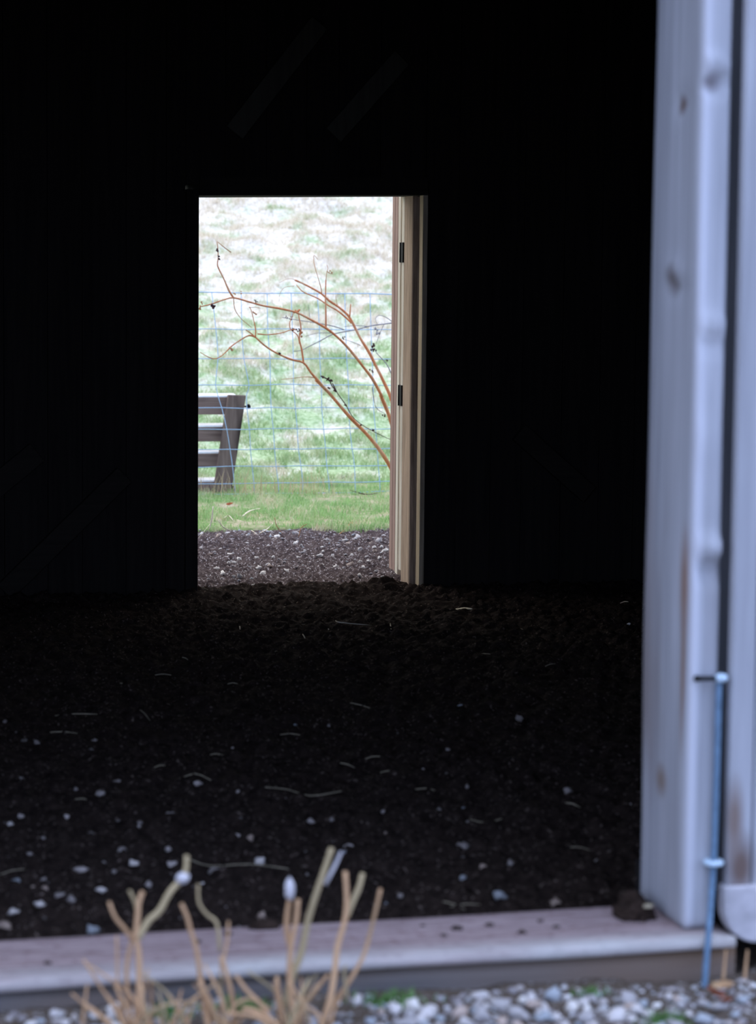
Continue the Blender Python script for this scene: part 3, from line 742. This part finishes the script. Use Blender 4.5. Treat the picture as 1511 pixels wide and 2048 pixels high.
tw = [([(1005, 865), (975, 835), (920, 790), (860, 755), (800, 715), (720, 680), (690, 655), (672, 632)], .0065, .003, .2, .3, 'stem_red'),
      ([(425, 950), (385, 940), (330, 970), (280, 1005), (230, 1055), (185, 1080), (140, 1070), (90, 1040)], .006, .002, -.1, -.2, 'stem_red'),
      ([(293, 712), (265, 670), (235, 600), (205, 540), (195, 510), (200, 470), (198, 420), (192, 370)], .0065, .002, -.2, -.25, 'stem_red'),
      ([(198, 375), (240, 410), (277, 437)], .002, .004, -.25, -.25, 'twig_tan'),
      ([(293, 712), (300, 780), (340, 840), (400, 890)], .003, .002, -.2, -.2, 'twig_tan'),
      ([(850, 895), (850, 800), (848, 700), (850, 605)], .0065, .004, 0, .05, 'stem_red'),
      ([(850, 605), (856, 560), (862, 535), (855, 510)], .0025, .0015, .05, .05, 'twig_tan'),
      ([(856, 550), (875, 565), (895, 570)], .002, .0015, .05, .05, 'twig_tan'),
      ([(425, 950), (425, 900), (415, 850), (400, 790), (388, 765)], .0045, .002, -.1, -.1, 'stem_red'),
      ([(425, 950), (395, 925), (365, 905)], .005, .003, -.1, -.12, 'stem_red'),
      ([(438, 930), (500, 935), (580, 925), (640, 905), (668, 905)], .0045, .003, -.1, -.05, 'stem_red'),
      ([(715, 1105), (705, 1030), (690, 960), (700, 900), (688, 830), (680, 785)], .0065, .003, -.05, 0, 'stem_red'),
      ([(690, 990), (680, 940), (640, 905), (630, 870), (645, 830), (655, 800)], .004, .002, 0, 0, 'stem_red'),
      ([(800, 1210), (780, 1195), (720, 1190), (640, 1200), (580, 1205)], .004, .0015, -.05, -.05, 'twig_tan'),
      ([(825, 685), (820, 650), (800, 580), (780, 510), (778, 455), (800, 480)], .0035, .0015, .2, .22, 'twig_tan'),
      ([(925, 770), (915, 740), (908, 700)], .002, .0012, .2, .2, 'twig_tan'), ([(995, 825), (997, 790), (1000, 750)], .0045, .004, .15, .15, 'stem_red'),
      ([(663, 605), (650, 598), (610, 600), (570, 622)], .002, .001, .25, .25, 'twig_tan'), ([(660, 640), (600, 650), (572, 690), (568, 735)], .002, .001, .28, .28, 'twig_tan'),
      ([(755, 845), (750, 800), (745, 750)], .002, .001, 0, 0, 'twig_grey'),
      ([(385, 770), (430, 770), (455, 775)], .002, .0015, -.2, -.2, 'twig_tan')]
for pl, a, b_, d0, d1, mt in tw: stem('twig', [r1(*p) for p in pl], a, b_, d0, d1, mt)
stem('seed_stalk', [r1(*p) for p in ((820, 1185), (870, 1210), (885, 1240), (915, 1280))]+[r2(*p) for p in ((890, 20), (920, 80), (970, 150), (1010, 220), (1060, 265), (1135, 310), (1240, 360))], .0045, .002, -.1, 0, 'seed')
for pl in ([(1130, 1250-1210), (1150, 160), (1200, 200)],): stem('seed_stalk', [r2(*p) for p in pl], .002, .0015, 0, 0, 'seed')
def cluster(pts, s, dy, mat='seed'):
    mb = MB()
    for x, y in pts:
        px, py = r1(x, y)
        for k in range(3):
            c = at_y(px+rnd.uniform(-2.2, 2.2), py+rnd.uniform(-2.2, 2.2), YWD+dy+rnd.uniform(-.01, .01))
            mb.blob(c, (s*rnd.uniform(.7, 1.3), s, s*rnd.uniform(.7, 1.3)), rnd.randrange(9), .4, 1)
    mb.build('seed_cluster', M[mat], weed)
cluster([(198, 420), (196, 432)], .007, -.25); cluster([(203, 462), (206, 478)], .006, -.25)
cluster([(95, 765), (100, 745), (88, 775)], .006, -.25, 'twig_tan'); cluster([(160, 755), (170, 770), (175, 765)], .007, -.25)
cluster([(655, 905), (675, 910), (690, 905)], .007, 0); cluster([(700, 920), (705, 945), (695, 930)], .007, 0, 'twig_tan')
cluster([(680, 800), (665, 795), (690, 790)], .007, 0, 'stem_red'); cluster([(415, 800), (425, 812)], .006, -.1, 'twig_tan')
cluster([(860, 1205), (880, 1210), (868, 1262), (830, 1190)], .007, -.1); cluster([(870, 555), (885, 565)], .005, .05, 'twig_tan')
cluster([(430, 735), (420, 728)], .005, -.15); cluster([(300, 690), (335, 680)], .005, -.2, 'twig_tan'); cluster([(285, 1025), (275, 1015)], .006, -.15, 'twig_tan')
for x, y in ((905, 65), (968, 150), (1063, 268), (1135, 305)): cluster([(x, y+1210)], .006, -.05)
cluster([(1010, 1045)], .006, .1, 'stem_red'); cluster([(570, 1050)], .006, -.1)
# grey bramble twigs reaching in from the right
bw = empty('grey_bramble', (root.x+.10, root.y+.25, 0))
tag(bw, 'thin grey leafless bramble twigs crossing behind the orange stems', 'plant')
gd = [([(826+0, 1030), (815, 820), (800, 690), r1(1300, 850), r1(1245, 865), r1(1130, 880), r1(1030, 905), r1(900, 930), r1(820, 970), r1(740, 1010), r1(700, 1030), r1(655, 1035)], .006, .0025),
      ([r1(960, 905), r1(900, 885), r1(800, 865), r1(700, 850), r1(640, 840), r1(585, 830)], .004, .002), ([r1(1100, 885), r1(1030, 880), r1(960, 887)], .003, .0015),
      ([r1(1250, 855), r1(1210, 828), r1(1170, 818), r1(1150, 840), r1(1160, 870)], .003, .0015), ([r1(1250, 1180), r1(1215, 1110), r1(1160, 1050), r1(1140, 1015)], .0045, .002),
      ([r1(1200, 875), r1(1175, 930), r1(1155, 985)], .0025, .0015), ([r1(1060, 1000), r1(1000, 975), r1(950, 960)], .0025, .0015), ([r1(880, 925), r1(800, 925), r1(725, 945)], .0025, .0012)]
for pl, a, b_ in gd: stem('twig', pl, a, b_, .25, .25, 'twig_grey', parent=bw) if False else None
def stem2(pl, a, b_):
    P = [at_y(px, py, YWD+.25) for px, py in pl]; k = len(P)
    MB().tube(P, [a+(b_-a)*i/(k-1) for i in range(k)], 6, 3).build('twig', M['twig_grey'], bw)
for g_ in gd: stem2(*g_)
def cluster2(pts, s):
    mb = MB()
    for x, y in pts:
        px, py = r1(x, y)
        for k in range(4):
            c = at_y(px+rnd.uniform(-3, 3), py+rnd.uniform(-3, 3), YWD+.25+rnd.uniform(-.01, .01)); mb.blob(c, (s*rnd.uniform(.6, 1.2), s*.6, s*rnd.uniform(.7, 1.4)), rnd.randrange(9), .5, 1)
    mb.build('dry_leaf', M['seed'] if s < .0075 else M['twig_grey'], bw)
cluster2([(1155, 900), (1165, 920)], .008); cluster2([(1135, 1000), (1145, 1030), (1130, 1020)], .007); cluster2([(955, 957)], .006); cluster2([(1125, 1155)], .007); cluster2([(610, 830), (640, 835)], .005)
cluster2([(1220, 1090)], .005); cluster2([(1200, 1420)], .006)

# ------------------------------------------------------------------ grass beyond the yard
r = np.random.RandomState(3)
n = 60000
x = r.uniform(.8, 6.4, n); y = r.uniform(YB+2.7, YH+.3, n)
edge = YB+3.02+(vnoise(x*2.2, x*0, 41)-.5)*.35+(vnoise(x*9, x*0, 45)-.5)*.2
pa = vnoise(x*3, y*3, 46)
keep = (y > edge) & (r.uniform(0, 1, n) < .25+1.3*pa); x, y, pa = x[keep], y[keep], pa[keep]
h = r.uniform(.015, .04, len(x))*(.5+1.3*pa)
tag(blades('verge_grass', x, y, np.maximum(verge_z(x, y), yard_z(x, y)*(y < YB+3.3)), h, r.uniform(.0015, .0035, len(x)), 1.1, M['verge'], 5), 'short bright green grass between the muddy yard and the wire fence', 'grass', kind='stuff')
n = 150000
y = YH-.1+r.uniform(0, 1, n)**1.1*10.5; x = y*.20+r.uniform(-2.4, 2.6, n)
kk = vnoise(x*3.2, y*3.2, 12)*.45+vnoise(x*7, y*7, 44)*.55
keep = r.uniform(0, 1, n) < sstep(.25, .70, kk); x, y, kk = x[keep], y[keep], kk[keep]
tag(blades('pasture_grass', x, y, hill_z(x, y), r.uniform(.02, .055, len(x))*(.4+1.2*kk), r.uniform(.002, .006, len(x)), 1.5, M['pasture'], 6), 'tufted green and straw pasture grass on the slope beyond the fence', 'grass', kind='stuff')
n = 1500
x = r.uniform(.8, 6.4, n); y = YFENCE+r.normal(-.05, .13, n)
clump = vnoise(x*3.2, x*0, 51); keep = r.uniform(0, 1, n) < sstep(.25, .8, clump)
x, y = x[keep], y[keep]
tag(blades('dry_grass', x, y, verge_z(x, y), r.uniform(.05, .24, len(x)), r.uniform(.001, .0022, len(x)), .5, M['dry'], 7), 'tall thin dry grass along the foot of the wire fence', 'grass', kind='stuff')
# husks and twigs at the edge of the grass
hk = [([(484, 1036), (498, 1028), (520, 1022)], 3.2, 'husk', 'bleached curved husk lying on the green grass, left half of the doorway'),
      ([(426, 1009), (423, 1035), (417, 1060)], 3.0, 'husk', 'bleached upright husk in the grass near the left door edge'),
      ([(436, 1036), (446, 1050), (462, 1058)], 2.2, 'husk', 'bent dry husk by the mud edge, right of the upright husk'),
      ([(448, 1040), (457, 1035), (466, 1047)], 2.5, 'husk', 'small looped dry husk on the grass by the left door edge'),
      ([(474, 1046), (490, 1049)], 2.6, 'husk', 'short bleached husk on the grass below the curved husk'),
      ([(503, 1057), (515, 1063)], 2.6, 'husk', 'short pale husk on the mud edge, centre left of the doorway'),
      ([(518, 1062), (532, 1056), (546, 1052)], 2.4, 'husk', 'long pale husk lying along the mud edge, centre of the doorway'),
      ([(549, 1031), (553, 1048), (565, 1064)], 1.7, 'twig_tan', 'brown bent twig standing at the mud edge, centre of the doorway'),
      ([(590, 1062), (604, 1056)], 1.5, 'husk', 'thin dry stalk on the mud edge below the wire fence, centre'),
      ([(597, 1070), (602, 1052), (614, 1044)], 2.0, 'twig_tan', 'forked tan twig standing at the mud edge, right of centre'),
      ([(678, 1066), (690, 1056), (704, 1046), (700, 1056)], 2.2, 'twig_tan', 'curled tan dry leaf stalk at the mud edge, near the open plank door'),
      ([(700, 985), (730, 992), (755, 990)], 2.4, 'seed', 'dark dead twig on the grass at the fence foot, right'),
      ([(397, 1072), (420, 1052)], 1.6, 'husk', 'thin dry stalk slanting against the left door edge'),
      ([(395, 1182), (415, 1184), (432, 1190)], 1.6, 'straw', 'straw on the dark soil at the left foot of the doorway'),
      ([(540, 1188), (560, 1186)], 2.2, 'straw', 'short flat straw in the middle of the doorway ground')]
for pl, wpx, mt, lab in hk:
    P = [at_z(px, py, .012) for px, py in pl]
    up = 'standing' in lab or 'upright' in lab
    if up:
        b0 = max(P, key=lambda q: -q.y); yb_ = b0.y; P = [at_y(px, py, yb_) for px, py in pl]
        low = min(p.z for p in P)
        for p in P: p.z -= low-.0
    else:
        for p in P: p.z = float(verge_z(p.x, p.y)+.022 if p.y > YB+3.1 else yard_z(p.x, p.y)+.008)
    rr = wpx*.5*depth(P[0])/FPX
    tag(MB().tube(P, [rr*.7]+[rr]*(len(P)-2)+[rr*.5], 6, 3).build('dry_twig' if mt in ('twig_tan', 'seed') else 'dry_husk' if mt == 'husk' else 'straw', M[mt], org=P[0]), lab, 'twig' if mt in ('twig_tan', 'seed') else 'husk' if mt == 'husk' else 'straw')
def leafmesh(L_, W_, curl, seed):
    r_ = random.Random(seed); mb = MB(); nn = 7
    for i in range(nn+1):
        t = i/nn; wd = W_*math.sin(math.pi*(.06+.9*t))**.8
        for k, s in enumerate((-1, 0, 1)):
            mb.v.append((s*wd*(1+r_.uniform(-.1, .1)), L_*(t-.5), curl*(s*s)*wd+curl*.6*L_*(t-.5)**2*2+r_.uniform(0, .1)*W_))
    for i in range(nn):
        for k in range(2): mb.f.append((i*3+k, i*3+k+1, i*3+k+4, i*3+k+3)); mb.sm.append(True)
    return mb
def leaf_thing(px, py, z, L_, mat, lab, seed):
    p = at_z(px, py, z)
    o = leafmesh(L_, L_*.33, .6, seed).build('fallen_leaf', M[mat], org=(p.x, p.y, z)); o.rotation_euler = (.2, .25, seed*1.7)
    md = o.modifiers.new('thickness', 'SOLIDIFY'); md.thickness = .0008
    return tag(o, lab, 'leaf')
leaf_thing(459, 1010, .03, .05, 'rust_leaf', 'reddish fallen leaf on the grass near the left door edge', 3)
leaf_thing(1428, 1990, .022, .05, 'rust_leaf', 'orange brown fallen leaf on the gravel just right of the metal rod', 4)
leaf_thing(1452, 2005, .02, .045, 'rust_leaf', 'dark red fallen leaf on the gravel below the beam end', 5)
leaf_thing(1446, 1978, .035, .055, 'stalk', 'tan curled leaf leaning on the beam beside the metal rod', 6)

# ------------------------------------------------------------------ dead stalks before the sill
YST = YF-.22
def l3(x, y): return (160+x/4.722, 1690+y/4.722)
def l4(x, y): return (480+x/4.722, 1680+y/4.722)
def clump(name, lab, basepx, stems, nx=14, spread=45):
    b_ = at_y(basepx, 2100, YST); b_.z = float(front_z(b_.x, YST))
    e_ = empty('dead_stalk_clump', b_); tag(e_, lab, 'dead plant')
    for i, (pl, wpx, dy, mat) in enumerate(stems):
        P = [at_y(px, py, YST+dy) for px, py in pl]
        if P[0].z > .05 and pl[0][1] > 1985:
            pass
        if pl[0][1] > 2020 and P[0].z > 0:
            a = P[0]; P.insert(0, Vector((a.x+(b_.x-a.x)*.15, YST+dy, float(front_z(a.x, YST+dy))-.01)))
        rr = wpx*.5*depth(P[0])/FPX; k = len(P)
        R = [rr*(1-.35*j/(k-1)) for j in range(k)]
        mb = MB().tube(P, R, 7, 3)
        mb.build('stem', M[mat], e_)
    q = random.Random(int(basepx))
    for i in range(nx):
        a = at_y(basepx+q.gauss(0, spread), 2095, YST+q.uniform(-.05, .06)); a.z = float(front_z(a.x, a.y))-.008
        hh = q.uniform(.04, .15)*q.choice([1, 1, 1.3]); le = q.gauss(0, .45)*hh
        MB().tube([a, a+Vector((le*.35, q.uniform(-.02, .02), hh*.55)), a+Vector((le, q.uniform(-.03, .03), hh))], [.0042*q.uniform(.6, 1.3), .0036, .0018], 5, 3).build('stem', M[q.choice(['stalk', 'stalk', 'stalk_olive'])], e_)
    return e_
L3 = lambda *p: [l3(*q) for q in p]; L4 = lambda *p: [l4(*q) for q in p]
lc = clump('a', 'dead tan stalks in front of the plank, left clump with one long leaning stalk', 268, [
    (L3((540, 1690), (555, 1400), (560, 1200), (550, 1000), (530, 850), (545, 650), (555, 540), (592, 440)), 15, 0, 'stalk'),
    (L3((470, 1690), (450, 1400), (440, 1150), (490, 900), (520, 800)), 11, .02, 'stalk'),
    (L3((550, 880), (640, 720), (750, 620), (850, 440), (960, 320), (1000, 220), (1005, 100)), 15, .0, 'stalk_olive'),
    (L3((500, 900), (420, 790), (330, 680), (275, 540)), 10, .01, 'stalk'),
    (L3((545, 640), (520, 540), (465, 430)), 9, .01, 'stalk_olive'),
    (L3((430, 1690), (360, 1400), (350, 1100), (345, 860)), 7, -.02, 'stalk'),
    (L3((400, 1690), (200, 1350), (30, 1080)), 7, -.04, 'stalk'),
    (L3((620, 1690), (600, 1500), (570, 1320)), 10, -.03, 'stalk'), (L3((250, 1690), (130, 1560), (0, 1480)), 9, -.05, 'stalk'),
    (L3((300, 1690), (150, 1600), (-80, 1400)), 7, -.06, 'stalk'), (L3((600, 1690), (700, 1560), (860, 1500), (1090, 1480)), 7, -.05, 'stalk'),
    (L3((500, 1690), (420, 1500), (330, 1330)), 8, -.03, 'stalk')])
MB().blob(at_y(*l3(968, 315), YST-.004), (.014, .010, .012), 3, .3).build('node', M['stalk_pale'], lc)
clump('b', 'dead tan stalks in front of the plank, short middle clump between the two taller ones', 415, [
    (L3((1215, 1690), (1150, 1350), (1100, 1000), (1040, 800), (1010, 680), (955, 555)), 12, 0, 'stalk'),
    (L3((1300, 1690), (1240, 1500), (1120, 1280)), 11, -.02, 'stalk'), (L3((1450, 1690), (1440, 1500), (1400, 1280), (1330, 1050)), 13, .01, 'stalk'),
    (L3((1320, 1000), (1290, 740), (1200, 660), (1120, 540), (1115, 370)), 8, .05, 'stalk_olive'),
    (L3((1350, 1690), (1480, 1500), (1620, 1460), (1800, 1560)), 8, -.03, 'stalk'), (L3((1400, 1690), (1330, 1450), (1260, 1290)), 7, -.03, 'stalk'),
    (L3((1340, 1150), (1390, 900), (1400, 720)), 7, .04, 'stalk')])
rc = clump('c', 'dead tan stalks in front of the plank, right clump with a thick leaning top stalk', 590, [
    (L4((520, 1738), (485, 1500), (465, 1250), (480, 1000), (500, 900), (530, 750), (545, 560)), 14, 0, 'stalk'),
    (L4((470, 1000), (440, 850), (445, 700), (470, 540)), 14, .01, 'stalk'),
    (L4((420, 1600), (480, 1320), (570, 1080), (610, 900), (640, 760), (700, 560), (790, 300), (862, 75)), 17, .03, 'stalk_olive'),
    (L4((800, 420), (890, 250), (955, 110)), 9, .05, 'stalk_pale'),
    (L4((775, 1738), (850, 1500), (890, 1250), (920, 1000), (990, 750), (1005, 550), (990, 300)), 15, 0, 'stalk'),
    (L4((1000, 720), (1060, 580), (1120, 450), (1155, 315)), 15, .01, 'stalk_olive'),
    (L4((800, 1650), (950, 1450), (1080, 1250), (1180, 1050), (1270, 700), (1325, 460)), 11, .04, 'stalk'),
    (L4((430, 1738), (380, 1560), (345, 1290)), 12, .02, 'stalk'), (L4((560, 1600), (700, 1430), (830, 1270)), 11, .03, 'stalk'),
    (L4((300, 1738), (200, 1560), (60, 1420), (-40, 1280)), 11, -.03, 'stalk'), (L4((330, 1738), (150, 1620), (20, 1590)), 14, -.04, 'stalk'),
    (L4((250, 1738), (120, 1660), (-120, 1640)), 12, -.05, 'stalk'), (L4((760, 1738), (720, 1640), (600, 1560)), 9, -.02, 'stalk'), (L4((1010, 1500), (980, 1250), (1000, 1180)), 7, .02, 'stalk_olive')])
MB().blob(at_y(*l4(468, 470), YST), (.012, .009, .024), 6, .3).build('husk', M['stalk_pale'], rc)
# a few dry stems beside the rod
for px, dyb, lab in ((1446, 0, 'single dry orange stem standing before the beam, just right of the metal rod'), (1489, 0, 'single dry orange stem standing before the beam end')):
    a = at_y(px-2, 1995, YF-.02); b_ = at_y(px+5, 1900, YF-.015); a.z = .0
    tag(MB().tube([a, (a+b_)/2, b_], [.004, .0035, .002], 6, 2).build('dry_stalk', M['stalk'], org=a), lab, 'stem')
# green weeds in the gravel
def tuft(px, py, n_, hh, rad, lab):
    p = at_z(px, py, .01); rr = np.random.RandomState(int(px))
    x = p.x+rr.normal(0, rad, n_); y = np.minimum(p.y+rr.normal(0, rad*.6, n_), YF-.02)
    o = blades('grass_tuft', x-p.x, y-p.y, front_z(x, y)*0, rr.uniform(.4, 1, n_)*hh, rr.uniform(.0015, .003, n_), 1.1, M['tuft'], int(px))
    o.location = (p.x, p.y, float(front_z(p.x, p.y))); return tag(o, lab, 'grass')
M['tuft'] = plain('green_weed', (.12, .24, .07), .8, .4, 40)
tuft(1335, 2035, 160, .035, .03, 'small green grass tuft in the gravel below the post')
tuft(775, 2010, 160, .04, .035, 'small green grass tuft in the gravel right of the dead stalks')
tuft(335, 2040, 120, .04, .03, 'small green grass tuft at the foot of the left dead stalks')
tuft(490, 2035, 120, .035, .03, 'small green grass tuft between the middle and right dead stalks')
tuft(1180, 1985, 50, .025, .02, 'tiny green grass tuft among white stones against the beam')
